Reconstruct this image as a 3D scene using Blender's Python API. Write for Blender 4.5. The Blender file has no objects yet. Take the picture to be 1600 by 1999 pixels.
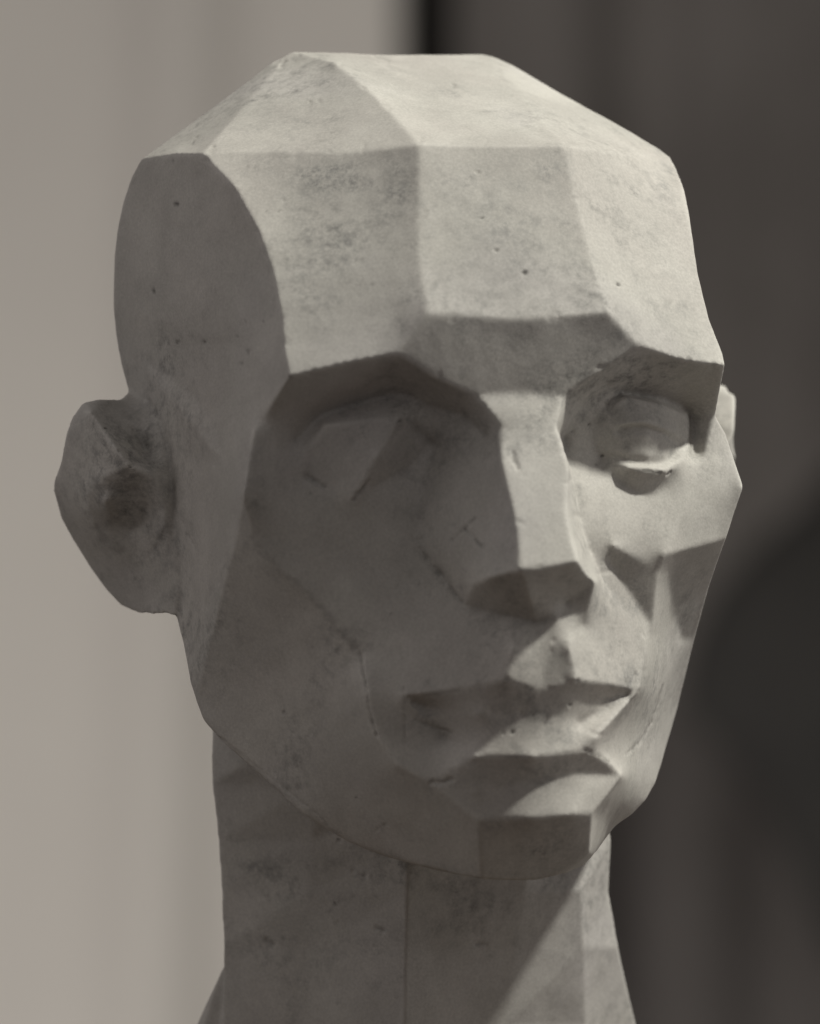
import bpy, bmesh, math, random
import numpy as np
from mathutils import Vector
from mathutils.geometry import delaunay_2d_cdt
from mathutils.bvhtree import BVHTree

random.seed(7)
rng = np.random.default_rng(7)
scene = bpy.context.scene
col = scene.collection

# ------------------------------------------------------------------ camera
# head frame = world frame: x to the head's right, y where the face points, z up, origin between the ears
S = 0.00015                      # metres for one unit of the survey drawing
YAW, PITCH = math.radians(20), math.radians(5)
DIST = 1.6 / S
s_, k_, P_, q_ = math.sin(YAW), math.cos(YAW), math.cos(PITCH), math.sin(PITCH)
CAX = np.array([s_ * P_, k_ * P_, q_])       # towards the camera
CR = np.array([-k_, s_, 0.0])                # to the right of the picture
CU = np.cross(CAX, CR)                       # up in the picture
AIM = CR * 5.0
CAM = AIM + CAX * DIST

cd = bpy.data.cameras.new('camera')
cam = bpy.data.objects.new('camera', cd)
col.objects.link(cam)
cam.location = Vector(CAM * S)
cam.rotation_euler = Vector(-CAX).to_track_quat('-Z', 'Y').to_euler()
cd.sensor_fit = 'VERTICAL'
cd.sensor_height = 36.0
cd.lens = 36.0 * DIST / 1999.0
cd.clip_start, cd.clip_end = 0.05, 50
cd.dof.use_dof = True
cd.dof.focus_distance = (DIST - 330) * S
cd.dof.aperture_fstop = cd.lens / 25.0
scene.camera = cam

# ------------------------------------------------------------------ world and light
w = bpy.data.worlds.new('World')
scene.world = w
w.use_nodes = True
bg = w.node_tree.nodes['Background']
bg.inputs[0].default_value = (1.0, 0.93, 0.915, 1)
bg.inputs[1].default_value = 0.09

def lamp(name, direction, dist, size, power, colour):
    l = bpy.data.lights.new(name, 'AREA')
    l.shape = 'DISK'
    l.size = size
    l.energy = power
    l.color = colour
    o = bpy.data.objects.new(name, l)
    d = np.array(direction, float)
    d /= np.linalg.norm(d)
    o.location = Vector(d * dist) + Vector((0, 0.03, 0))
    o.rotation_euler = Vector(d).to_track_quat('Z', 'Y').to_euler()
    col.objects.link(o)
    return o

def pic_dir(r, u, c):            # direction given as picture right, up, towards the camera
    return CR * r + CU * u + CAX * c

def head_dir(left, fwd, up):
    return np.array([-left, fwd, up])
lamp('key_lamp', head_dir(0.56, 0.172, 0.81), 2.2, 0.14, 59, (1.0, 0.985, 0.90))
lamp('side_fill', pic_dir(0.95, -0.04, -0.1), 2.4, 0.9, 8, (1.0, 0.97, 0.94))  # unseen soft light added on the right to fill the far planes
lamp('room_fill', pic_dir(0.1, 0.55, 0.8), 2.6, 1.6, 3.6, (1.0, 0.95, 0.93))
lamp('wall_fill', pic_dir(-0.93, 0.35, 0.12), 2.4, 1.4, 8.5, (1.0, 0.94, 0.92))

lb = lamp('backdrop_fill', pic_dir(-0.55, -0.75, -0.9), 2.6, 0.8, 23, (1.0, 0.97, 0.93))  # unseen light added low at left to brighten the curtains
lb.rotation_euler = Vector(-(-CAX * 4.0 - CR * 0.4 - CU * .2 - np.array(lb.location))).to_track_quat('Z', 'Y').to_euler()

vs = scene.view_settings
vs.view_transform = 'Standard'
vs.look = 'None'
vs.exposure = 0
vs.gamma = 1
vs.use_curve_mapping = False
scene.render.engine = 'CYCLES'

# ------------------------------------------------------------------ survey helpers
def ray(u, v):
    """direction through a picture point, with unit length along the optical axis"""
    return -CAX + (CR * (u - 800.0) + CU * (999.5 - v)) / DIST

SX, SY = math.cos(math.radians(25)) / k_, math.sin(math.radians(25)) / s_   # the survey was first drawn for a 25 degree turn
def at(u, v, axis, val):
    # survey values are for a parallel view; near things look larger, so draw them in by their nearness
    i = 'xyz'.index(axis)
    val = val * (SX, SY, 1.0)[i] if val > -180 or axis == 'x' else val
    y = val if axis == 'y' else (u - 795 + val * k_) / s_
    x = val if axis == 'x' else (795 + val * s_ - u) / k_
    f = (x * s_ + y * k_) / DIST
    return at_true(u, v, axis, val * (1 - f))
def at_true(u, v, axis, val):
    d = ray(u, v)
    i = 'xyz'.index(axis)
    return CAM + d * ((val - CAM[i]) / d[i])

def project(p):
    q = np.asarray(p, float) - CAM
    z = q @ (-CAX)
    return np.stack([800 + DIST * (q @ CR) / z, 999.5 - DIST * (q @ CU) / z, z], -1)

PT = {}
def pair(name, a, b):
    """the same corner on both halves of the head: symmetry gives its place in space"""
    A, B = [], []
    for (u, v), sg in ((a, 1), (b, -1)):
        d = ray(u, v)
        d = d / np.linalg.norm(d)
        M = np.eye(3) - np.outer(d, d)
        F = np.diag([sg, 1, 1]).astype(float)
        A.append(M @ F)
        B.append(M @ CAM)
    x = np.linalg.lstsq(np.vstack(A), np.concatenate(B), rcond=None)[0]
    PT[name + 'r'] = at_true(*a, 'x', x[0])
    PT[name + 'l'] = at_true(*b, 'x', -x[0])

for n, a, b in (
    ('CT', (570, 100), (940, 105)), ('FT', (819, 282), (1103, 284)), ('PT', (395, 300), (1310, 306)),
    ('O1', (455, 362), (1333, 362)), ('O2', (505, 450), (1350, 450)), ('O3', (535, 540), (1365, 540)),
    ('O4', (550, 622), (1384, 622)), ('O5', (556, 700), (1411, 693)), ('BE', (565, 735), (1415, 712)),
    ('BM', (775, 690), (1245, 672)), ('FB', (835, 612), (1188, 610)),
    ('N0', (508, 822), (1397, 813)), ('CK1', (495, 842), (1417, 846)), ('CK2', (474, 966), (1451, 950)),
    ('CK3', (495, 1052), (1417, 1050)), ('NS3', (819, 1071), (1199, 1066)), ('CC', (704, 1274), (1272, 1225)),
    ('CD', (715, 1352), (1290, 1340)), ('CE', (734, 1435), (1272, 1412)), ('J1', (434, 1150), (1387, 1138)),
    ('J2', (408, 1255), (1357, 1245)), ('J3', (381, 1365), (1324, 1378)), ('J4', (501, 1510), (1288, 1500)),
    ('J5', (587, 1589), (1258, 1563)), ('J6', (677, 1645), (1200, 1614)), ('J7', (752, 1675), (1163, 1665)),
    ('MC', (788, 1360), (1247, 1347)), ('PR', (989, 1326), (1125, 1327)), ('PM', (1003, 1262), (1108, 1254)),
    ('SU', (840, 1527), (1212, 1514)), ('CH', (934, 1600), (1155, 1588)),
    ('CB', (940, 1716), (1104, 1706)),
):
    pair(n, a, b)

for n, u, v, ax, val in (
    ('NS3r', 819, 1071, 'y', 470), ('FTr', 819, 282, 'y', 356), ('FTl', 1103, 284, 'y', 356), ('FBr', 835, 612, 'y', 520), ('FBl', 1188, 610, 'y', 520),
    ('CCl', 1272, 1225, 'y', 462), ('J1l', 1387, 1138, 'y', 338), ('J2l', 1357, 1245, 'y', 262), ('J3l', 1324, 1378, 'y', 185), ('CK3l', 1417, 1050, 'y', 402),
    ('CK2l', 1451, 950, 'y', 404), ('CK1l', 1417, 846, 'y', 368),
    ('NTr', 930, 772, 'y', 512), ('NTl', 1098, 772, 'y', 512),
    ('N1r', 983, 835, 'y', 533), ('N1l', 1084, 832, 'y', 533),
    ('N2r', 981, 905, 'y', 574), ('N2l', 1110, 920, 'y', 575),
    ('N3r', 1008, 1020, 'y', 630), ('N3l', 1107, 1010, 'y', 624),
    ('N4r', 1014, 1112, 'y', 668), ('N4l', 1128, 1096, 'y', 664),
    ('PTb', 275, 312, 'x', 552), ('S1', 241, 390, 'x', 572), ('S2', 223, 500, 'x', 584), ('S3', 222, 600, 'x', 584),
    ('S4', 228, 660, 'x', 576), ('S5', 250, 762, 'x', 558),
    ('H1', 262, 850, 'x', 552), ('H2', 280, 950, 'x', 546), ('H3', 312, 1100, 'x', 536), ('H4', 350, 1215, 'x', 522),
    # right eye
    ('R1', 575, 862, 'y', 392), ('R2', 630, 810, 'y', 392), ('R3', 705, 785, 'y', 402), ('R4', 783, 767, 'y', 418),
    ('R5', 845, 795, 'y', 442),
    ('E5', 780, 813, 'y', 464), ('E5b', 634, 830, 'y', 428), ('E8', 605, 875, 'y', 414), ('E7', 598, 930, 'y', 408),
    ('E6', 693, 972, 'y', 456), ('E56', 735, 892, 'y', 470), ('E9', 812, 838, 'y', 430), ('E10', 842, 866, 'y', 426),
    ('E11', 800, 912, 'y', 430), ('NS2', 819, 970, 'y', 452), ('NSb', 862, 1124, 'y', 490),
    # nose
    ('ALr', 905, 1182, 'y', 528), ('ALt', 925, 1138, 'y', 578), ('ALm', 960, 1124, 'y', 628),
    ('NB', 1032, 1162, 'y', 638), ('B1', 960, 1197, 'y', 562), ('B2', 1044, 1216, 'y', 594), ('B3', 1088, 1202, 'y', 606),
    ('B4', 1104, 1180, 'y', 586), ('ALl', 1163, 1136, 'y', 604), ('NTs', 1143, 1118, 'y', 628),
    ('W1', 1098, 862, 'y', 446), ('W2', 1119, 945, 'y', 490), ('W3', 1137, 1035, 'y', 508), ('W4', 1155, 1085, 'y', 512),
    ('W5', 1182, 1138, 'y', 508),
    # left cheek
    ('CF1', 1297, 1083, 'y', 490), ('T1', 1284, 1112, 'y', 480), ('D1', 1316, 1190, 'y', 385), ('D2', 1332, 1246, 'y', 300),
    ('MZ', 1260, 1242, 'y', 482), ('MZ2', 1260, 1276, 'y', 492), ('MU', 1140, 1222, 'y', 580),
    ('OB1', 1375, 888, 'y', 402), ('OB2', 1335, 962, 'y', 474), ('OB3', 1310, 1012, 'y', 470), ('OB4', 1250, 1040, 'y', 468),
    # left eye
    ('U1', 1215, 767, 'y', 412), ('U2', 1291, 781, 'y', 400), ('U3', 1345, 802, 'y', 368), ('U4', 1353, 846, 'y', 366),
    ('U5', 1352, 884, 'y', 376), ('V1', 1180, 800, 'y', 440), ('V2', 1158, 850, 'y', 440), ('IC', 1168, 888, 'y', 438),
    ('Q1', 1200, 836, 'y', 452), ('Q2', 1228, 826, 'y', 460), ('Q3', 1262, 825, 'y', 458), ('Q4', 1300, 838, 'y', 442),
    ('Q5', 1336, 860, 'y', 394),
    ('q1', 1196, 842, 'y', 440), ('q2', 1228, 834, 'y', 445), ('q3', 1262, 834, 'y', 444), ('q4', 1298, 846, 'y', 430),
    ('q5', 1328, 868, 'y', 392),
    ('a1', 1184, 893, 'y', 438), ('a2', 1226, 906, 'y', 460), ('a3', 1265, 912, 'y', 462), ('a4', 1296, 914, 'y', 456),
    ('a5', 1325, 894, 'y', 424),
    ('b1', 1190, 888, 'y', 440), ('b2', 1226, 901, 'y', 448), ('b3', 1264, 907, 'y', 449), ('b4', 1292, 907, 'y', 441),
    ('b5', 1318, 890, 'y', 412),
    ('c1', 1176, 898, 'y', 434), ('c2', 1224, 913, 'y', 464), ('c3', 1264, 919, 'y', 466), ('c4', 1300, 921, 'y', 458),
    ('c5', 1332, 898, 'y', 426),
    ('e1', 1172, 908, 'y', 444), ('e2', 1210, 940, 'y', 450), ('e3', 1244, 962, 'y', 452), ('e4', 1273, 968, 'y', 448),
    ('e5', 1294, 955, 'y', 440), ('e6', 1314, 926, 'y', 436),
    # mouth and chin
    ('LLr', 932, 1474, 'y', 612), ('LLl', 1144, 1464, 'y', 604),
    ('CU0', 1056, 1348, 'y', 620), ('M1', 806, 1377, 'y', 516), ('M2', 935, 1394, 'y', 602), ('M3', 1050, 1393, 'y', 614),
    ('M4', 1112, 1375, 'y', 606), ('M5', 1180, 1363, 'y', 556), ('M6', 1236, 1356, 'y', 520),
    ('L1', 1040, 1477, 'y', 632), ('L2', 1132, 1412, 'y', 574), ('L3', 1160, 1442, 'y', 604), ('L4', 866, 1440, 'y', 535),
    ('s1', 930, 1544, 'y', 600), ('s2', 1010, 1531, 'y', 606), ('s3', 1060, 1521, 'y', 604), ('s4', 1112, 1511, 'y', 596),
    ('k1', 1040, 1597, 'y', 622), ('k2', 1144, 1550, 'y', 594), ('k3', 1118, 1590, 'y', 617), ('k4', 1150, 1664, 'y', 556),
    ('k5', 1050, 1718, 'y', 540),
):
    PT[n] = at(u, v, ax, val)

def polyline(items, closed=False):
    """names are surveyed corners; bare picture points take their distance from the neighbours along the line"""
    uv, wv = [], []
    for it in items:
        if isinstance(it, str):
            p = project(PT[it])
            uv.append(p[:2]); wv.append(1.0 / p[2])
        elif len(it) == 4:
            p = project(at(*it))
            uv.append(p[:2]); wv.append(1.0 / p[2])
        else:
            uv.append(np.array(it, float)); wv.append(None)
    n = len(uv)
    known = [i for i in range(n) if wv[i] is not None]
    spans = list(zip(known[:-1], known[1:]))
    if closed:
        spans.append((known[-1], known[0] + n))
    for a, b in spans:
        L = [0.0]
        for i in range(a, b):
            L.append(L[-1] + np.linalg.norm(uv[(i + 1) % n] - uv[i % n]))
        for j in range(1, b - a):
            t = L[j] / L[-1]
            wv[(a + j) % n] = wv[a % n] * (1 - t) + wv[b % n] * t
    return np.array(uv), np.array(wv)

def patch(outline, lines, step):
    """a smooth skin stretched over the surveyed lines, ended by the outline"""
    pts, ws, edges, key = [], [], [], {}
    def add(p, wt):
        kk = (round(p[0] * 2), round(p[1] * 2))
        if kk not in key:
            key[kk] = len(pts)
            pts.append((float(p[0]), float(p[1]))); ws.append(wt)
        return key[kk]
    def run(uv, wt, closed):
        n = len(uv)
        ids = []
        for i in range(n if closed else n - 1):
            a, b = uv[i], uv[(i + 1) % n]
            m = max(1, int(np.linalg.norm(b - a) / step))
            for j in range(m):
                t = j / m
                ids.append(add(a * (1 - t) + b * t, wt[i] * (1 - t) + wt[(i + 1) % n] * t))
        if not closed:
            ids.append(add(uv[-1], wt[-1]))
        out = [ids[0]]
        for i in ids[1:]:
            if i != out[-1]:
                out.append(i)
        if closed and out[0] == out[-1]:
            out.pop()
        return out
    loop = run(*polyline(outline, True), True)
    for ln in lines:
        ids = run(*polyline(ln), False)
        edges += list(zip(ids[:-1], ids[1:]))
    nfix = len(pts)
    fx = np.array(pts)
    cell = {}
    for i, p in enumerate(pts):
        cell.setdefault((int(p[0] // step), int(p[1] // step)), []).append(p)
    lo, hi = fx[loop].min(0), fx[loop].max(0)
    y, row = lo[1], 0
    while y < hi[1]:
        x = lo[0] + (row % 2) * step * 0.5
        while x < hi[0]:
            px, py = x + rng.uniform(-.12, .12) * step, y + rng.uniform(-.12, .12) * step
            cx, cy = int(px // step), int(py // step)
            ok = True
            for ax in (-1, 0, 1):
                for ay in (-1, 0, 1):
                    for q in cell.get((cx + ax, cy + ay), ()):
                        if (q[0] - px) ** 2 + (q[1] - py) ** 2 < (0.62 * step) ** 2:
                            ok = False
            if ok:
                pts.append((px, py)); ws.append(None)
            x += step
        y += step * 0.87; row += 1
    V, E, F, ov, oe, of = delaunay_2d_cdt([Vector(p) for p in pts], edges, [loop], 1, 1e-4)
    uv = np.array([(v.x, v.y) for v in V])
    N = len(uv)
    wt = np.zeros(N); fixed = np.zeros(N, bool)
    for i, o in enumerate(ov):
        vals = [ws[j] for j in o if j < len(ws) and ws[j] is not None]
        if vals:
            wt[i] = vals[0]; fixed[i] = True
    T = np.array([f for f in F if len(f) == 3])
    # cotangent weights keep flat facets exactly flat
    I, J, W = [], [], []
    for a, b, c in ((0, 1, 2), (1, 2, 0), (2, 0, 1)):
        e1, e2 = uv[T[:, a]] - uv[T[:, c]], uv[T[:, b]] - uv[T[:, c]]
        cr = np.abs(e1[:, 0] * e2[:, 1] - e1[:, 1] * e2[:, 0]) + 1e-9
        ct = np.clip((e1 * e2).sum(1) / cr, -0.2, 8) * 0.5 + 0.02
        I += [T[:, a], T[:, b]]; J += [T[:, b], T[:, a]]; W += [ct, ct]
    I, J, W = np.concatenate(I), np.concatenate(J), np.concatenate(W)
    used = np.zeros(N, bool); used[T.ravel()] = True
    diag = np.bincount(I, W, N) + 1e-12
    free = used & ~fixed
    mean = wt[fixed].mean()
    x = np.where(fixed, wt, mean)
    sc = 1.0 / mean
    x *= sc
    def Aop(p):
        r = diag * p - np.bincount(I, W * p[J], N)
        r[~free] = 0
        return r
    r = -(diag * x - np.bincount(I, W * x[J], N)); r[~free] = 0
    z = r / diag; p = z.copy(); rz = r @ z
    for it in range(1500):
        Ap = Aop(p); al = rz / (p @ Ap + 1e-300)
        x += al * p; r -= al * Ap
        if np.abs(r).max() < 1e-9:
            break
        z = r / diag; rz2 = r @ z; p = z + (rz2 / rz) * p; rz = rz2
    dist = sc / x
    P3 = CAM + (-CAX + (CR * (uv[:, :1] - 800.0) + CU * (999.5 - uv[:, 1:])) / DIST) * dist[:, None]
    # the rim of the skin, in order of its faces
    cnt = {}
    for t in T:
        for a, b in ((t[0], t[1]), (t[1], t[2]), (t[2], t[0])):
            kk = (min(a, b), max(a, b))
            cnt[kk] = cnt.get(kk, 0) + 1
    rim = [kk for kk, c in cnt.items() if c == 1]
    return P3, T, rim

def close_to(P3, T, rim, centre, back=90.0, pull=0.985):
    """turn the rim of a skin back from the viewer, then close it on a point inside"""
    c0 = np.array(centre, float)
    ids = sorted({i for e in rim for i in e})
    mp = {i: len(P3) + n for n, i in enumerate(ids)}
    mid = P3[ids].mean(0)
    R = mid + (P3[ids] - mid) * pull - CAX * back
    V = np.vstack([P3, R, c0[None]])
    c = len(V) - 1
    F = [tuple(t) for t in T]
    for a, b in rim:
        F += [(a, b, mp[b]), (a, mp[b], mp[a]), (mp[a], mp[b], c)]
    return V, F

# ------------------------------------------------------------------ the front of the head
OUTLINE = ['CTr', (600, 101), (720, 105), (860, 106), 'CTl', (962, 110), (1000, 127), (1150, 213), (1285, 287), 'PTl',
           (1322, 332), 'O1l', 'O2l', 'O3l', 'O4l', 'O5l', 'BEl', 'N0l', 'CK1l', 'CK2l', 'CK3l', 'J1l', 'J2l', 'J3l', 'J4l',
           (1278, 1528), 'J5l', (1235, 1588), 'J6l', 'J7l', (1140, 1690), 'CBl', 'k5', (984, 1718), 'CBr', (860, 1704),
           'J7r', 'J6r', 'J5r', 'J4r', (440, 1457), (394, 1408), 'J3r', (372, 1335), 'H4', 'H3', 'H2', 'H1', 'S5', (237, 712),
           'S4', 'S3', 'S2', (229, 445), 'S1', (255, 348), 'PTb', (420, 206), (530, 122)]
LINES = [
    ['FTr', 'FTl'], ['FTr', (817, 400), (817, 490), (826, 560), 'FBr'], ['FTl', (1132, 425), (1152, 500), (1172, 562), 'FBl'],
    ['FBr', (900, 616), (1010, 623), (1100, 616), 'FBl'], ['FBr', (806, 655), 'BMr'], ['BMr', (680, 707), 'BEr'],
    ['FBl', (1216, 642), 'BMl'], ['BMl', (1315, 697), (1360, 705), 'BEl'],
    ['BMr', (850, 738), 'NTr'], ['BMl', (1168, 728), (1122, 757), 'NTl'], ['NTr', (1010, 766), 'NTl'],
    ['FTr', (690, 299), (550, 296), 'PTr'], ['PTr', (345, 299), 'PTb'], ['FTl', (1200, 297), (1275, 306), 'PTl'],
    ['CTr', (655, 122), (735, 188), (785, 245), 'FTr'], ['CTl', 'FTl'], ['CTr', 'PTr'],
    ['PTr', 'O1r', 'O2r', 'O3r', 'O4r', 'O5r', 'BEr'],
    ['NTr', 'N1r', (979, 870), 'N2r', (995, 965), 'N3r', (1012, 1065), 'N4r'],
    ['NTl', 'N1l', (1100, 880), 'N2l', (1107, 965), 'N3l', (1115, 1052), 'N4l'], ['N4r', (1060, 1109), 'N4l'],
    ['E10', 'NS2', 'NS3r', 'NSb', 'ALr'], ['N1l', 'W1', 'W2', 'W3', 'W4', 'W5', 'MZ', 'MZ2', 'MCl'],
    ['N4l', 'NTs', 'ALl', 'B4', 'B3', 'B2', 'B1', 'ALr', 'ALt', 'ALm', 'N4r', 'NB', 'B2'],
    ['B2', 'PMr', 'PRr'], ['ALl', 'MU', 'PMl', 'PRl'], ['B3', 'CU0'],
    ['MCr', (860, 1350), 'PRr', 'CU0', 'PRl', (1180, 1334), 'MCl'],
    ['MCr', 'M1', 'M2', 'M3', 'M4', 'M5', 'M6', 'MCl'],
    ['MCr', 'L4', 'LLr', 'L1', 'LLl', 'L3', 'MCl'], ['MCl', 'L2', 'L3'],
    ['LLr', (882, 1500), 'SUr'], ['LLl', (1186, 1486), 'SUl'], ['SUr', 's1', 's2', 's3', 's4', 'SUl'],
    ['SUr', 'CHr', 'k1', 'k3', 'CHl', 'SUl', 'k2', 'k3'], ['CHr', 'CBr'], ['CHl', 'k4', 'CBl'],
    ['BEr', (532, 785), 'N0r', 'CK1r', 'CK2r', 'CK3r', (540, 1106), (602, 1158), (660, 1228), 'CCr', 'CDr', 'CEr', (775, 1495), 'SUr'],
    ['CK2r', (458, 1056), 'J1r', 'J2r', 'J3r'],
    ['CK3l', 'CF1', 'D1', 'D2', 'J2l'], ['CF1', 'T1', 'CCl'], ['T1', 'NS3l', (1190, 1100), 'CCl'],
    ['N0l', 'OB1', 'U5'], ['OB1', (1345, 970), 'CF1'],
    ['R1', 'R2', 'R3', 'R4', 'R5'], ['E5', 'E5b', 'E8', 'E7', 'E6', 'E56', 'E5', 'E9', 'E10', 'E11', 'E6'],
    ['IC', 'V2', 'V1', 'U1', 'U2', 'U3', 'U4', 'U5'], ['IC', 'Q1', 'Q2', 'Q3', 'Q4', 'Q5'], ['q1', 'q2', 'q3', 'q4', 'q5'],
    ['b1', 'b2', 'b3', 'b4', 'b5'], ['a1', 'a2', 'a3', 'a4', 'a5', (1336, 869, 'y', 398)], ['c1', 'c2', 'c3', 'c4', 'c5', (1344, 870, 'y', 396)],
    [(1186, 858, 'y', 447), (1230, 850, 'y', 454), (1264, 851, 'y', 454), (1296, 860, 'y', 438), (1319, 873, 'y', 410)],
    [(1184, 880, 'y', 446), (1226, 886, 'y', 454), (1264, 889, 'y', 454), (1296, 889, 'y', 440), (1316, 883, 'y', 414)],
    [(1200, 790, 'y', 446), (1219, 776, 'y', 442), (1290, 790, 'y', 432), (1338, 810, 'y', 398), (1343, 846, 'y', 388)],
    ['R5', (900, 808, 'y', 468), (945, 848, 'y', 498)], [(1186, 752, 'y', 452), (1138, 790, 'y', 452), (1108, 838, 'y', 456), 'W1'],
    ['e1', 'e2', 'e3', 'e4', 'e5', 'e6'],
]
face_shell = close_to(*patch(OUTLINE, LINES, 9.0), (0, 60, -60))

# ------------------------------------------------------------------ ear
EAR_OUT = [(250, 764, 'x', 560), (236, 777, 'x', 590), (199, 777, 'x', 650), (161, 786, 'x', 690), (139, 817, 'x', 708),
           (127, 855, 'x', 718), (119, 902, 'x', 717), (105, 940, 'x', 720), (104, 958, 'x', 718), (117, 1011, 'x', 695),
           (142, 1055, 'x', 665), (174, 1105, 'x', 630), (205, 1149, 'x', 604), (236, 1183, 'x', 580), (271, 1199, 'x', 562),
           (305, 1200, 'x', 552), (321, 1197, 'x', 545), (339, 1203, 'x', 536), (347, 1150, 'x', 536), (344, 1060, 'x', 543),
           (338, 970, 'x', 547), (328, 900, 'x', 550), (312, 830, 'x', 552), (285, 790, 'x', 554)]
EAR_LINES = [
    [(176, 806, 'x', 694), (189, 822, 'x', 686), (230, 880, 'x', 662), (254, 911, 'x', 640)],
    [(171, 955, 'x', 694), (205, 930, 'x', 678), (254, 911, 'x', 640), (298, 925, 'x', 592), (322, 985, 'x', 566),
     (320, 1026, 'x', 566), (299, 1058, 'x', 572), (261, 1080, 'x', 592), (230, 1070, 'x', 618), (189, 1033, 'x', 656),
     (171, 992, 'x', 684), (171, 955, 'x', 694)],
    [(206, 976, 'x', 672), (228, 960, 'x', 650), (262, 956, 'x', 617), (288, 990, 'x', 586), (280, 1022, 'x', 586),
     (256, 1036, 'x', 602), (230, 1022, 'x', 628), (212, 1000, 'x', 654), (206, 976, 'x', 672)],
    [(215, 800, 'x', 632), (256, 830, 'x', 600), (285, 880, 'x', 572)],
]
ear_patch = patch(EAR_OUT, EAR_LINES, 8.0)
ear_r = close_to(*ear_patch, (500, -90, 20), 34, 0.97)
M = np.array([-1, 1, 1])
ear_l = (ear_r[0] * M + CR * 28 + CU * 4, ear_r[1])

# ------------------------------------------------------------------ hidden back and left of the head, neck
def hull(points):
    bm = bmesh.new()
    for p in points:
        bm.verts.new(Vector(p))
    r = bmesh.ops.convex_hull(bm, input=bm.verts)
    bmesh.ops.triangulate(bm, faces=bm.faces)
    bm.verts.index_update()
    V = np.array([v.co[:] for v in bm.verts])
    F = [tuple(v.index for v in f.verts) for f in bm.faces]
    bm.free()
    return V, F

def both(names, dx=0.0, dy=0.0, dz=0.0):
    out = []
    for n in names:
        p = PT[n]
        for sg in (1, -1):
            out.append((sg * (abs(p[0]) - dx), p[1] - dy, p[2] - dz))
    return out
def sides(n, dx, dy, dz=0.0):
    """both surveyed corners of a pair, drawn in a little"""
    r, l = PT[n + 'r'], PT[n + 'l']
    return [(r[0] - dx, r[1] - dy, r[2] - dz), (l[0] + dx, l[1] - dy, l[2] - dz)]

hull_top = hull(sides('CT', 6, 14, 10) + sides('PT', 26, 26, 24) + both(['PTb', 'S1', 'S2', 'S3', 'S4', 'S5'], 2) +
                sum([sides(n, 10, 8) for n in ('O1', 'O2', 'O3', 'O4', 'O5')], []) +
                [(x * sg, y, z) for sg in (1, -1) for x, y, z in
                 ((420, -380, 300), (400, -380, 120), (300, -520, 420), (260, -420, 650), (330, -500, 60), (140, -640, 250), (200, -330, 790))])
hull_mid = hull(sides('N0', 26, 20) + sides('CK1', 26, 20) + sides('CK2', 18, 16) + sides('CK3', 16, 16) + both(['S4', 'S5', 'H1', 'H2', 'H3'], 12) +
                [(x * sg, y, z) for sg in (1, -1) for x, y, z in ((300, -430, -40), (380, -350, 200), (120, -560, 60))])
hull_low = hull(sides('J1', 8, 14) + sides('J2', 8, 14) + sides('J3', 8, 12) + both(['H2', 'H3', 'H4'], 6) +
                [(x * sg, y, z) for sg in (1, -1) for x, y, z in ((280, -340, -120), (250, -300, -420), (120, -480, -60), (300, 300, -420))])
hull_jaw = hull(sides('J3', 12, 6, -8) + sides('J4', 10, 10, -10) + sides('J5', 10, 14, -12) + sides('J6', 8, 18, -14) + sides('J7', 8, 22, -16) +
                sides('CB', 4, 30, -16) + [(x * sg, y, z) for sg in (1, -1) for x, y, z in ((380, -40, -300), (230, 60, -430), (250, 60, -300))])

def ring(v, items):
    return [at(u, v, a, val) for u, a, val in items]
rings = [
    ring(1380, [(800, 'x', 100), (640, 'x', 276), (412, 'x', 405), (560, 'y', -230), (650, 'y', -330), (850, 'y', -330), (1040, 'y', -220), (1150, 'x', -370), (1080, 'x', -288), (990, 'x', -152)]),
    ring(1530, [(798, 'x', 105), (620, 'x', 266), (413, 'x', 415), (520, 'y', -220), (640, 'y', -340), (850, 'y', -350), (1050, 'y', -220), (1185, 'x', -385), (1120, 'x', -303), (1020, 'x', -157)]),
    ring(1640, [(796, 'x', 108), (610, 'x', 261), (426, 'x', 402), (510, 'y', -210), (640, 'y', -350), (850, 'y', -360), (1060, 'y', -220), (1193, 'x', -390), (1135, 'x', -308), (1030, 'x', -160)]),
    ring(1740, [(794, 'x', 110), (605, 'x', 261), (432, 'x', 395), (505, 'y', -200), (640, 'y', -360), (850, 'y', -370), (1070, 'y', -220), (1187, 'x', -390), (1135, 'x', -300), (1026, 'x', -160)]),
    ring(1850, [(792, 'x', 110), (600, 'x', 261), (434, 'x', 395), (500, 'y', -200), (640, 'y', -370), (850, 'y', -380), (1080, 'y', -220), (1208, 'x', -420), (1140, 'x', -312), (1008, 'x', -147)]),
    ring(2000, [(790, 'x', 110), (600, 'x', 261), (432, 'x', 398), (470, 'y', -210), (620, 'y', -400), (850, 'y', -420), (1100, 'y', -230), (1241, 'x', -475), (1140, 'x', -330), (986, 'x', -127)]),
    ring(2260, [(788, 'x', 110), (595, 'x', 266), (425, 'x', 410), (440, 'y', -220), (600, 'y', -430), (850, 'y', -450), (1120, 'y', -240), (1290, 'x', -520), (1150, 'x', -345), (975, 'x', -117)]),
]
def loft(rings):
    n = len(rings[0])
    V = np.array([p for r in rings for p in r])
    F = []
    for i in range(len(rings) - 1):
        for j in range(n):
            a, b = i * n + j, i * n + (j + 1) % n
            F += [(a, b, b + n), (a, b + n, a + n)]
    F.append(tuple(range(n)))
    F.append(tuple(range((len(rings) - 1) * n, len(rings) * n)))
    return V, F
neck = loft(rings)
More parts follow.
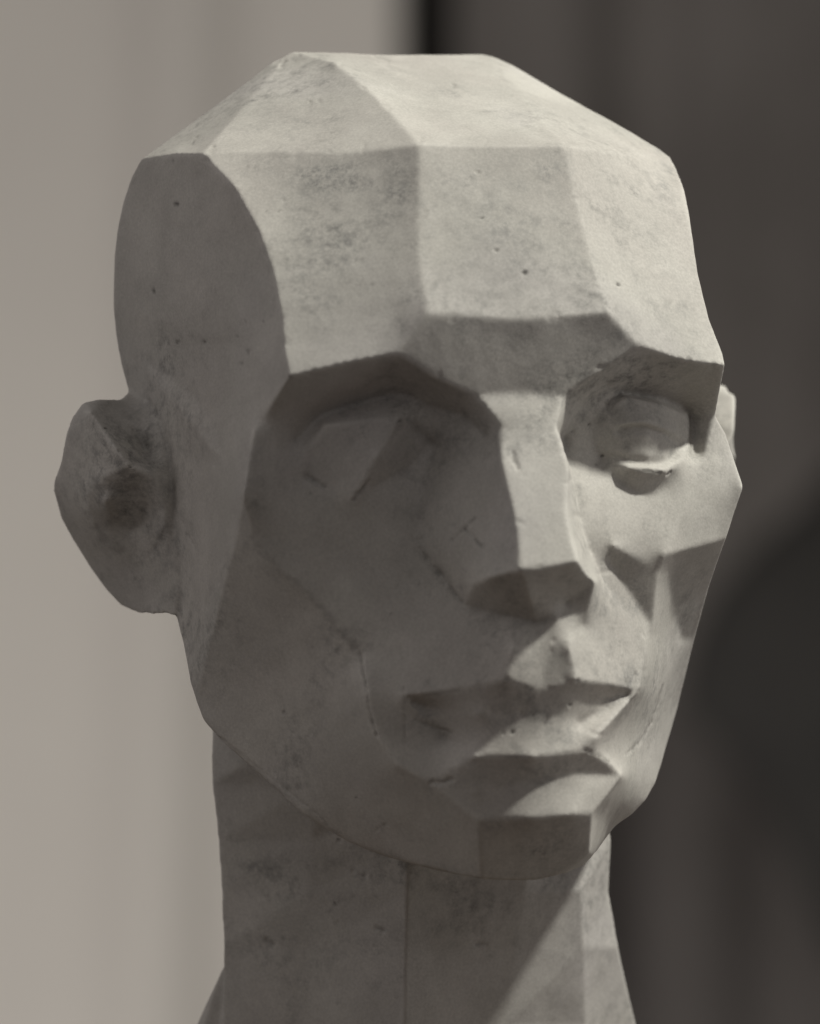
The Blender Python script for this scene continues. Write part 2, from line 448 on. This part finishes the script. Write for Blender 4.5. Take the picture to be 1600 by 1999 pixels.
# sloping shoulder muscle behind the neck, right and left
def muscle(sg):
    top = np.array([(330, -190, -800), (300, -60, -800), (200, -260, -800)], float)
    r0 = at(431, 1890, 'x', 392); r1 = at(384, 2000, 'x', 432); r2 = at(310, 2260, 'x', 515)
    pts = [r0, r1, r2]
    extra = [(p[0] - 70, p[1] + 45, p[2]) for p in pts] + [(p[0] - 150, p[1] - 220, p[2]) for p in pts]
    V, F = hull([tuple(p) for p in pts] + extra)
    return (V * np.array([sg, 1, 1]) + np.array([0, 0 if sg > 0 else -140, 0]), F)
SHELLS = [('face', face_shell), ('ear_r', ear_r), ('ear_l', ear_l), ('back', hull_top), ('back', hull_mid), ('back', hull_low),
          ('back', hull_jaw), ('neck', neck), ('neck', muscle(1)), ('neck', muscle(-1))]

# ------------------------------------------------------------------ one solid out of all shells
allV, allF, lab = [], [], []
o = 0
for name, (V, F) in SHELLS:
    allV.append(V); allF += [tuple(i + o for i in f) for f in F]; lab += [name] * len(F); o += len(V)
allV = np.vstack(allV) * S
me = bpy.data.meshes.new('shells')
me.from_pydata(allV.tolist(), [], [list(map(int, f)) for f in allF])
me.update()
ob = bpy.data.objects.new('shells', me)
col.objects.link(ob)
md = ob.modifiers.new('remesh', 'REMESH')
md.mode = 'VOXEL'
md.voxel_size = 0.0006
md.adaptivity = 0
dg = bpy.context.evaluated_depsgraph_get()
ev = ob.evaluated_get(dg)
rm = bpy.data.meshes.new_from_object(ev, depsgraph=dg)
tree = BVHTree.FromPolygons([tuple(v) for v in allV.tolist()], [tuple(map(int, f)) for f in allF])
bpy.data.objects.remove(ob)
bpy.data.meshes.remove(me)

nv = len(rm.vertices)
co = np.empty(nv * 3); rm.vertices.foreach_get('co', co); co = co.reshape(-1, 3)
npoly = len(rm.polygons)
lv = np.empty(len(rm.loops), np.int64); rm.loops.foreach_get('vertex_index', lv)
lt = np.empty(npoly, np.int64); rm.polygons.foreach_get('loop_total', lt)
ed = np.empty(len(rm.edges) * 2, np.int64); rm.edges.foreach_get('vertices', ed); ed = ed.reshape(-1, 2)
print('remesh', nv, npoly)
deg = np.bincount(ed.ravel(), minlength=nv).astype(float)
def avg(c):
    out = np.zeros_like(c)
    for i in range(c.shape[1]):
        out[:, i] = np.bincount(ed[:, 0], c[ed[:, 1], i], nv) + np.bincount(ed[:, 1], c[ed[:, 0], i], nv)
    return out / deg[:, None]
for it in range(6):
    co = co + 0.5 * (avg(co) - co)
    co = co - 0.30 * (avg(co) - co) if it % 2 else co

def soften(points, width, n):
    """rub a join smooth along picture points"""
    global co
    px = project(co / S)
    pts = np.array(points, float)
    best = np.full(nv, 1e9)
    for a, b in zip(pts[:-1], pts[1:]):
        d = b - a
        t = np.clip(((px[:, :2] - a) @ d) / (d @ d), 0, 1)
        best = np.minimum(best, np.linalg.norm(px[:, :2] - (a + t[:, None] * d), axis=1))
    wgt = np.clip(1.4 - best / width, 0, 1) * (px[:, 2] < DIST + 350)
    sel = (wgt * .6)[:, None]
    for i in range(n):
        co = co + sel * (avg(co) - co)
soften([(384, 1392), (440, 1457), (501, 1510), (587, 1589), (677, 1645), (752, 1675), (860, 1704)], 14, 22)

def vnormals(c):
    q = lv.reshape(-1, 4) if (lt == 4).all() else None
    n = np.zeros_like(c)
    fn = np.cross(c[q[:, 2]] - c[q[:, 0]], c[q[:, 3]] - c[q[:, 1]])
    for j in range(4):
        for i in range(3):
            n[:, i] += np.bincount(q[:, j], fn[:, i], nv)
    return n / (np.linalg.norm(n, axis=1)[:, None] + 1e-12)

def wave_noise(c, scale, n=24, seed=0):
    """smooth random relief: a sum of plane waves about one size"""
    g = np.random.default_rng(seed)
    out = np.zeros(len(c))
    for i in range(n):
        d = g.normal(size=3); d /= np.linalg.norm(d)
        f = 2 * math.pi / (scale * g.uniform(0.6, 1.8))
        out += np.sin(c @ d * f + g.uniform(0, 6.28))
    return out / math.sqrt(n)

nor = vnormals(co)
co = co + nor * (0.00016 * wave_noise(co, 0.030, seed=1) + 0.00004 * wave_noise(co, 0.011, seed=2))[:, None]

# ------------------------------------------------------------------ nicks, scored lines and grime in the cast
PIX = project(co / S)
grime = np.zeros(nv)
facing = (nor @ CAX) > 0.03
front = facing & (PIX[:, 2] < DIST + 250)
jag = np.clip(1 + 0.5 * wave_noise(co, 0.003, 10, 5), 0.3, 1.7)
patchy = np.clip(.55 + .55 * wave_noise(co, 0.0035, 12, 8), 0, 1)
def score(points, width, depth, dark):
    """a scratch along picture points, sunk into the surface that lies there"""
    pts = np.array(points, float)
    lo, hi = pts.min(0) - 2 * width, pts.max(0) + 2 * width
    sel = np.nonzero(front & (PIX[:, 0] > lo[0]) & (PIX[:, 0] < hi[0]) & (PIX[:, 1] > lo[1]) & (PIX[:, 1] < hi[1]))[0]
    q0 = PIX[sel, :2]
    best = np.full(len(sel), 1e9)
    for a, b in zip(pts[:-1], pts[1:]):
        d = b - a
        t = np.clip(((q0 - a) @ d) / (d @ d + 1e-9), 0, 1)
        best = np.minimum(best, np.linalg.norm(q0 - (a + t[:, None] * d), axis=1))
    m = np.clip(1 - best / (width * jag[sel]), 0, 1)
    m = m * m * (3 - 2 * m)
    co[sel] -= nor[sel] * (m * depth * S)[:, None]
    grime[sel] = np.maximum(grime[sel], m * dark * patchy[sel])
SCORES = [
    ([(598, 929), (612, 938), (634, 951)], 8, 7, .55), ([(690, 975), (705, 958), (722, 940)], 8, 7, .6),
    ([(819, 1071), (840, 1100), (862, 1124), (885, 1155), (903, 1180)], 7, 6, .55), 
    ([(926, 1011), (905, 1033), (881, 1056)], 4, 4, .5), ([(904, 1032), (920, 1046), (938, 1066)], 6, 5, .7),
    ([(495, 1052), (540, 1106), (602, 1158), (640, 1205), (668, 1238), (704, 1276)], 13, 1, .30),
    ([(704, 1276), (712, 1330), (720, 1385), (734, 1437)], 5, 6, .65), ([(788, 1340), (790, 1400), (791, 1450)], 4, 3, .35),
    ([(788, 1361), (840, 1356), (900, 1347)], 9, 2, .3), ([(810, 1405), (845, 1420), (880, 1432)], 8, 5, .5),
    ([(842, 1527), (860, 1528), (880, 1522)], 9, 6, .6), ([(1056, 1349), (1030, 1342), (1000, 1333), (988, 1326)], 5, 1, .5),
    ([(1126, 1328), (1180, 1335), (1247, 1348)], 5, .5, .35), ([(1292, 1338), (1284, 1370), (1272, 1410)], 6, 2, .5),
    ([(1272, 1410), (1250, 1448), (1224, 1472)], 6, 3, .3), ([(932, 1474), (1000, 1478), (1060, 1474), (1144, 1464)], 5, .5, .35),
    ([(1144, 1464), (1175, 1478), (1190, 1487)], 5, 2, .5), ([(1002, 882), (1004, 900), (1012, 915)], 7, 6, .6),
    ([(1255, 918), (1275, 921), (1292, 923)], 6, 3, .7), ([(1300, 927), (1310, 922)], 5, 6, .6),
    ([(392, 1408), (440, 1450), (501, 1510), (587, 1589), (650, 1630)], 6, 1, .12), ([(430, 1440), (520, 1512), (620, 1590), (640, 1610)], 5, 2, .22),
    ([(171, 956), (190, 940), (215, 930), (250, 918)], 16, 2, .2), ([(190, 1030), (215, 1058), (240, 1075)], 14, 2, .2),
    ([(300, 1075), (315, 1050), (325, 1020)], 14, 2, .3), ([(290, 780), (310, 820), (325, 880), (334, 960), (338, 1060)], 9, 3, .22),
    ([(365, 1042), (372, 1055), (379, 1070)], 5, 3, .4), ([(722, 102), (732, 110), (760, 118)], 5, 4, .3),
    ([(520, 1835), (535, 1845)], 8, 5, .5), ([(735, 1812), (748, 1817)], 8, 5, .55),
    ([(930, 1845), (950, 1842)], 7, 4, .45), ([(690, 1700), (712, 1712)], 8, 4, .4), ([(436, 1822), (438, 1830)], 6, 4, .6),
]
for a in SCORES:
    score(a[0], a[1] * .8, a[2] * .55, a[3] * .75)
for u, v, r in ((297, 566, 8), (348, 668, 5), (399, 668, 5), (344, 398, 6), (565, 735, 6), (988, 1326, 6), (1127, 1328, 5), (555, 1388, 6),
                (1024, 530, 7), (932, 336, 4), (885, 165, 6), (940, 425, 4), (968, 488, 4), (1305, 590, 12), (1208, 555, 6), (780, 822, 5),
                (981, 1432, 5), (1000, 1428, 4), (1112, 1376, 4), (1175, 889, 5), (1167, 906, 5), (1151, 830, 4), (1119, 842, 5),
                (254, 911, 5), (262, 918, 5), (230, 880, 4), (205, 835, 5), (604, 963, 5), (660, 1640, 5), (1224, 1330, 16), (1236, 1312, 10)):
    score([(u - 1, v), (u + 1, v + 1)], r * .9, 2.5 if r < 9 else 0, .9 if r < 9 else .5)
# chipped ridges and air holes
edge_pts = []
for ln in LINES[:32]:
    uvs, _ = polyline(ln)
    for a, b in zip(uvs[:-1], uvs[1:]):
        L = np.linalg.norm(b - a)
        edge_pts += [a + (b - a) * t for t in rng.uniform(0, 1, max(1, int(L / 34)))]
for p in edge_pts:
    if rng.uniform() < .30:
        q = p + rng.normal(0, 2, 2)
        score([q, q + rng.normal(0, 7, 2)], rng.uniform(5, 11), rng.uniform(.5, 1.7), rng.uniform(0, .12))
for i in range(9):
    c0 = np.array([rng.uniform(260, 1380), rng.uniform(180, 1900)])
    for j in range(rng.integers(2, 8)):
        q = c0 + rng.normal(0, 28, 2)
        score([q, q + rng.normal(0, 2.0, 2)], rng.uniform(3, 5), rng.uniform(.4, 1.6), rng.uniform(.2, .6))
# smudges left by hands and dust
smudge = np.zeros(nv)
blot = np.clip(.6 + .5 * wave_noise(co, 0.012, 16, 21) + .3 * wave_noise(co, 0.005, 16, 22), 0, 1.3)
for u, v, ru, rv, st in ((640, 345, 130, 40, .8), (770, 380, 50, 80, .6), (660, 490, 70, 40, .9), (630, 600, 45, 55, .6), (1000, 420, 120, 100, .5),
                         (1070, 330, 45, 30, .6), (880, 340, 60, 30, .4), (1295, 350, 25, 45, .6), (1232, 1325, 24, 26, 1.2), (1190, 1185, 45, 35, .7),
                         (1060, 1645, 60, 45, .9), (965, 1625, 30, 25, .7), (860, 1740, 70, 45, .5), (240, 945, 70, 30, .3), (230, 1050, 40, 40, .25),
                         (320, 1060, 22, 50, .8), (1235, 1145, 35, 65, .6), (1200, 650, 50, 30, .4), (1020, 660, 90, 40, .3), (655, 1215, 30, 40, .8),
                         (850, 870, 60, 40, .4), (900, 640, 40, 20, .4), (770, 150, 40, 12, .5), (890, 180, 60, 14, .4), (1305, 590, 40, 30, .7),
                         (700, 1850, 160, 60, .3), (500, 1700, 90, 60, .3), (1100, 1430, 40, 40, .4), (830, 1400, 60, 30, .5), (880, 1540, 60, 25, .5),
                         (560, 240, 120, 40, .35), (450, 1480, 60, 60, .3), (1000, 1000, 30, 90, .3), (1340, 1180, 30, 60, .5)):
    d = ((PIX[:, 0] - u) / ru) ** 2 + ((PIX[:, 1] - v) / rv) ** 2
    np.maximum(smudge, np.exp(-d) * st * 1.25 * blot * front, out=smudge)
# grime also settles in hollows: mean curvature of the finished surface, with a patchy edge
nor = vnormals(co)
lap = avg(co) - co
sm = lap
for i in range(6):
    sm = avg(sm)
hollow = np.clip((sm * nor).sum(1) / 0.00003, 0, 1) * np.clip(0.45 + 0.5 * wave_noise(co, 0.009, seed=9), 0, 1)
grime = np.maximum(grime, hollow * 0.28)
worn = np.clip(-(sm * nor).sum(1) / 0.00004 - .15, 0, 1) * np.clip(0.6 + 0.5 * wave_noise(co, 0.012, seed=12), 0, 1)
nor = vnormals(co)

# ------------------------------------------------------------------ materials
def nodes(name):
    m = bpy.data.materials.new(name)
    m.use_nodes = True
    nt = m.node_tree
    return m, nt, nt.nodes['Principled BSDF']
def link(nt, a, b):
    nt.links.new(a, b)
def noise(nt, vec, scale, detail=6, rough=.6, dist=0.0):
    n = nt.nodes.new('ShaderNodeTexNoise')
    n.inputs['Scale'].default_value = scale
    n.inputs['Detail'].default_value = detail
    n.inputs['Roughness'].default_value = rough
    n.inputs['Distortion'].default_value = dist
    link(nt, vec, n.inputs['Vector'])
    return n.outputs[0]
def ramp(nt, src, stops):
    n = nt.nodes.new('ShaderNodeValToRGB')
    el = n.color_ramp.elements
    while len(el) < len(stops):
        el.new(0.5)
    for e, (p, c) in zip(el, stops):
        e.position = p
        e.color = (*c, 1) if len(c) == 3 else c
    link(nt, src, n.inputs[0])
    return n.outputs[0]
def mix(nt, mode, fac, a, b):
    n = nt.nodes.new('ShaderNodeMix')
    n.data_type = 'RGBA'
    n.blend_type = mode
    for sock, val in ((n.inputs[0], fac), (n.inputs[6], a), (n.inputs[7], b)):
        if hasattr(val, 'links') or hasattr(val, 'is_linked'):
            link(nt, val, sock)
        else:
            sock.default_value = val if not isinstance(val, tuple) else (*val, 1)
    return n.outputs[2]

def plaster_material():
    m, nt, b = nodes('plaster')
    tc = nt.nodes.new('ShaderNodeTexCoord').outputs['Object']
    g = lambda v: (v, v, v)
    tone = ramp(nt, noise(nt, tc, 11, 4, .55, .4), [(.3, (.585, .555, .515)), (.5, (.61, .59, .545)), (.72, (.60, .575, .55))])
    smudge = ramp(nt, noise(nt, tc, 21, 9, .72, .6), [(.47, g(0)), (.64, g(1))])
    speck = ramp(nt, noise(nt, tc, 260, 6, .75), [(.45, g(0)), (.64, g(1))])
    dirt = mix(nt, 'MULTIPLY', 1.0, mix(nt, 'MULTIPLY', 1.0, smudge, speck), (.85, .85, .85))
    c1 = mix(nt, 'MIX', dirt, tone, (.25, .245, .235))
    soft = ramp(nt, noise(nt, tc, 34, 8, .7, .3), [(.42, g(.86)), (.62, g(1.0))])
    c2 = mix(nt, 'MULTIPLY', 1.0, c1, soft)
    grain = ramp(nt, noise(nt, tc, 1300, 3, .7), [(.3, g(.80)), (.7, g(1.0))])
    c3 = mix(nt, 'MULTIPLY', 1.0, c2, grain)
    sa = nt.nodes.new('ShaderNodeAttribute')
    sa.attribute_name = 'smudge'
    fine = ramp(nt, noise(nt, tc, 480, 6, .8), [(.45, g(.10)), (.58, g(.95))])
    c3 = mix(nt, 'MIX', mix(nt, 'MULTIPLY', 1.0, sa.outputs['Fac'], fine), c3, (.27, .265, .255))
    wa = nt.nodes.new('ShaderNodeAttribute')
    wa.attribute_name = 'worn'
    c3 = mix(nt, 'MIX', mix(nt, 'MULTIPLY', 1.0, wa.outputs['Fac'], (.7, .7, .7)), c3, (.72, .70, .65))
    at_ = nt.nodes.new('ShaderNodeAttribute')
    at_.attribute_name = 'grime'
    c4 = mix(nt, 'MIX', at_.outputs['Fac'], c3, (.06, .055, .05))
    link(nt, c4, b.inputs['Base Color'])
    b.inputs['Roughness'].default_value = .72
    b.inputs['Specular IOR Level'].default_value = .25
    bp = nt.nodes.new('ShaderNodeBump')
    bp.inputs['Strength'].default_value = .25
    bp.inputs['Distance'].default_value = .0006
    link(nt, noise(nt, tc, 180, 8, .7), bp.inputs['Height'])
    link(nt, bp.outputs[0], b.inputs['Normal'])
    return m
plaster = plaster_material()

def cloth_material(name, c1, c2, scale):
    m, nt, b = nodes(name)
    tc = nt.nodes.new('ShaderNodeTexCoord').outputs['Object']
    link(nt, ramp(nt, noise(nt, tc, scale, 6, .6), [(.35, c1), (.65, c2)]), b.inputs['Base Color'])
    b.inputs['Roughness'].default_value = .9
    b.inputs['Specular IOR Level'].default_value = .1
    bp = nt.nodes.new('ShaderNodeBump')
    bp.inputs['Strength'].default_value = .3
    bp.inputs['Distance'].default_value = .001
    link(nt, noise(nt, tc, 300, 3), bp.inputs['Height'])
    link(nt, bp.outputs[0], b.inputs['Normal'])
    return m

# ------------------------------------------------------------------ the bust as parts
root = bpy.data.objects.new('plaster_bust', None)
col.objects.link(root)
root['label'] = 'off-white plaster head cut into flat planes, worn and smudged'
root['category'] = 'sculpture'

quad = lv.reshape(-1, 4)
fc = co[quad].mean(1)
fpix = project(fc / S)
def inside(poly):
    p = np.array(poly, float)
    x, y = fpix[:, 0], fpix[:, 1]
    r = np.zeros(len(x), bool)
    for i in range(len(p)):
        a, b = p[i - 1], p[i]
        c = ((a[1] > y) != (b[1] > y)) & (x < (b[0] - a[0]) * (y - a[1]) / (b[1] - a[1] + 1e-12) + a[0])
        r ^= c
    return r
kinds = {}
flab = np.empty(npoly, object)
for i, c in enumerate(fc.tolist()):
    h = tree.find_nearest(c)
    flab[i] = lab[h[2]]
part = np.full(npoly, 'head', object)
part[flab == 'ear_r'] = 'ear_r'
part[flab == 'ear_l'] = 'ear_l'
part[flab == 'neck'] = 'neck'
fr = flab == 'face'
for nm, poly in (
    ('eye_r', [(575, 866), (630, 812), (705, 787), (784, 769), (815, 836), (846, 866), (805, 915), (694, 978), (596, 934)]),
    ('eye_l', [(1160, 888), (1178, 800), (1214, 766), (1292, 780), (1346, 801), (1352, 846), (1342, 880), (1316, 930), (1294, 958), (1272, 970), (1242, 964), (1206, 940)]),
    ('nose', [(930, 770), (1010, 765), (1098, 771), (1084, 832), (1100, 865), (1120, 945), (1138, 1035), (1156, 1086), (1166, 1136), (1104, 1181), (1088, 1203), (1044, 1217), (960, 1198), (902, 1182), (861, 1124), (818, 1071), (845, 990), (930, 870), (980, 835)]),
    ('upper_lip', [(787, 1360), (860, 1350), (989, 1326), (1056, 1348), (1125, 1327), (1180, 1334), (1248, 1347), (1236, 1356), (1180, 1363), (1112, 1375), (1050, 1393), (935, 1394), (806, 1377)]),
    ('lower_lip', [(788, 1362), (806, 1377), (935, 1394), (1050, 1393), (1112, 1375), (1180, 1363), (1236, 1356), (1248, 1348), (1160, 1442), (1144, 1464), (1040, 1478), (932, 1475), (866, 1441)]),
    ('chin', [(840, 1527), (930, 1544), (1010, 1531), (1060, 1521), (1112, 1511), (1212, 1514), (1156, 1588), (1151, 1664), (1104, 1707), (1050, 1722), (940, 1720), (934, 1602)]),
):
    part[fr & inside(poly) & (fpix[:, 2] < DIST - 150)] = nm

def emit(name, mask, label=None):
    f = quad[mask]
    if not len(f):
        return
    ids, inv = np.unique(f.ravel(), return_inverse=True)
    m = bpy.data.meshes.new(name)
    m.vertices.add(len(ids)); m.vertices.foreach_set('co', co[ids].ravel())
    m.loops.add(len(inv)); m.loops.foreach_set('vertex_index', inv.astype(np.int32))
    m.polygons.add(len(f)); m.polygons.foreach_set('loop_start', np.arange(0, len(inv), 4, dtype=np.int32))
    m.polygons.foreach_set('loop_total', np.full(len(f), 4, np.int32))
    m.update(calc_edges=True)
    m.polygons.foreach_set('use_smooth', np.ones(len(f), bool))
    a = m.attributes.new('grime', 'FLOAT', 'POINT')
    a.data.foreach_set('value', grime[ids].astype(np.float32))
    a = m.attributes.new('worn', 'FLOAT', 'POINT')
    a.data.foreach_set('value', worn[ids].astype(np.float32))
    a = m.attributes.new('smudge', 'FLOAT', 'POINT')
    a.data.foreach_set('value', np.clip(smudge[ids], 0, 1).astype(np.float32))
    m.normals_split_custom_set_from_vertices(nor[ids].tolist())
    m.materials.append(plaster)
    ob = bpy.data.objects.new(name, m)
    ob.parent = root
    if label:
        ob['label'] = label
    col.objects.link(ob)
for key, nm, lb in (('head', 'head', None), ('neck', 'neck', None), ('ear_r', 'ear', None), ('ear_l', 'ear', None), ('eye_r', 'eye', 'eye cut into a few plain planes without lids'),
                ('eye_l', 'eye', 'eye with carved lids and a rounded ball'), ('nose', 'nose', None), ('upper_lip', 'upper_lip', None),
                ('lower_lip', 'lower_lip', None), ('chin', 'chin', None)):
    emit(nm, part == key, lb)
bpy.data.meshes.remove(rm)

# ------------------------------------------------------------------ backdrop, far behind and out of focus
def sheet(name, r0, r1, u0, u1, dist, nr, nu, depth, mat):
    """a hanging cloth facing the camera; depth(r, u) pushes folds towards it (metres)"""
    V, F = [], []
    for j in range(nu + 1):
        for i in range(nr + 1):
            r = r0 + (r1 - r0) * i / nr
            u = u0 + (u1 - u0) * j / nu
            V.append(CR * r + np.array([0, 0, 1.0]) * u - np.array([s_, k_, 0]) * (dist - depth(r, u)))
    for j in range(nu):
        for i in range(nr):
            a = j * (nr + 1) + i
            F.append((a, a + 1, a + nr + 2, a + nr + 1))
    m = bpy.data.meshes.new(name)
    m.from_pydata([tuple(v) for v in V], [], F)
    m.polygons.foreach_set('use_smooth', np.ones(len(F), bool))
    m.materials.append(mat)
    ob = bpy.data.objects.new(name, m)
    so = ob.modifiers.new('thickness', 'SOLIDIFY'); so.thickness = .002
    col.objects.link(ob)
    return ob
ZB = 4.0                         # metres behind the head
K = (1.6 + ZB) / 1.6 * S         # metres there for one picture unit
pale = cloth_material('pale_cloth', (.65, .61, .565), (.69, .65, .60), 2)
dark = cloth_material('dark_cloth', (.125, .113, .105), (.195, .178, .167), 2.2)
black = cloth_material('black_backdrop', (.02, .02, .019), (.026, .025, .023), 4)
fold = lambda r, u: .004 * math.sin(r * 9 + .6 * math.sin(u * 2)) + .05 * math.exp(-((r + .235 - .03 * u) / .05) ** 2)
a = sheet('pale_curtain', -1.8, (783 - 800) * K, -1.6, 1.4, ZB, 120, 30, fold, pale)
a['label'] = 'pale grey-beige curtain hanging behind the plaster head at left'
a['category'] = 'curtain'
dfold = lambda r, u: .03 * math.sin(r * 17 + .8 * math.sin(u * 1.7)) + .02 * math.sin(r * 41 + 1.0)
b = sheet('dark_curtain', (884 - 800) * K, 2.0, -1.6, 1.4, ZB + .12, 160, 40, dfold, dark)
b['label'] = 'dark grey-brown curtain hanging behind the plaster face at right'
b['category'] = 'curtain'
c = sheet('back_wall', -2.2, 2.4, -1.8, 1.6, ZB + .4, 4, 4, lambda r, u: 0, black)
c['kind'] = 'structure'

# near-black domed shape set in front of the dark curtain, at the right edge of the picture
def domed_shape(name, outline, zb, bulge, mat):
    k = (1.6 + zb) / 1.6 * S
    pts = np.array(outline, float)
    cen = pts.mean(0)
    V, F = [], []
    n, m = len(pts), 8
    for i in range(m + 1):
        t = i / m
        for q in pts:
            p = cen + (q - cen) * math.sin(t * math.pi / 2)
            d = bulge * math.cos(t * math.pi / 2) + .02 * math.sin(p[0] * .021 + p[1] * .009) * (1 - t)
            V.append(CR * (p[0] - 800) * k + CU * (999.5 - p[1]) * k - CAX * (zb - d))
    for i in range(m):
        for j in range(n):
            a, b = i * n + j, i * n + (j + 1) % n
            F.append((a, a + n, b + n, b))
    F.append(tuple(range(m * n, m * n + n)))
    me = bpy.data.meshes.new(name)
    me.from_pydata([tuple(v) for v in V], [], F)
    me.polygons.foreach_set('use_smooth', np.ones(len(F), bool))
    me.materials.append(mat)
    ob = bpy.data.objects.new(name, me)
    col.objects.link(ob)
    return ob
bd = domed_shape('black_backdrop', [(1640, 900), (1560, 985), (1470, 1060), (1390, 1150), (1335, 1270), (1325, 1380), (1400, 1460), (1480, 1560), (1545, 1690),
                            (1620, 1850), (1760, 1960), (1960, 1900), (2050, 1600), (2040, 1250), (1900, 950), (1760, 860)], ZB - .25, .12, cloth_material('charcoal_tone', (.046, .044, .042), (.056, .053, .05), 4))
bd['label'] = 'near-black rounded shape against the dark curtain at the right edge'
bd['category'] = 'cloth'

tb = bmesh.new()
bmesh.ops.create_cube(tb, size=1.0)
bmesh.ops.scale(tb, vec=(0.9, 0.62, 0.03), verts=tb.verts)
bmesh.ops.bevel(tb, geom=tb.edges[:], offset=.003, segments=2, affect='EDGES')
tm = bpy.data.meshes.new('table_top'); tb.to_mesh(tm); tb.free()
tm.materials.append(cloth_material('dark_wood', (.06, .045, .035), (.09, .07, .055), 9))
t = bpy.data.objects.new('table_top', tm)
t.rotation_euler = (0, 0, -YAW)
t.location = Vector((s_, k_, 0)) * .17 + Vector((0, 0, float(min(r[2] for r in rings[-1])) * S - .0148))
t['kind'] = 'structure'
col.objects.link(t)
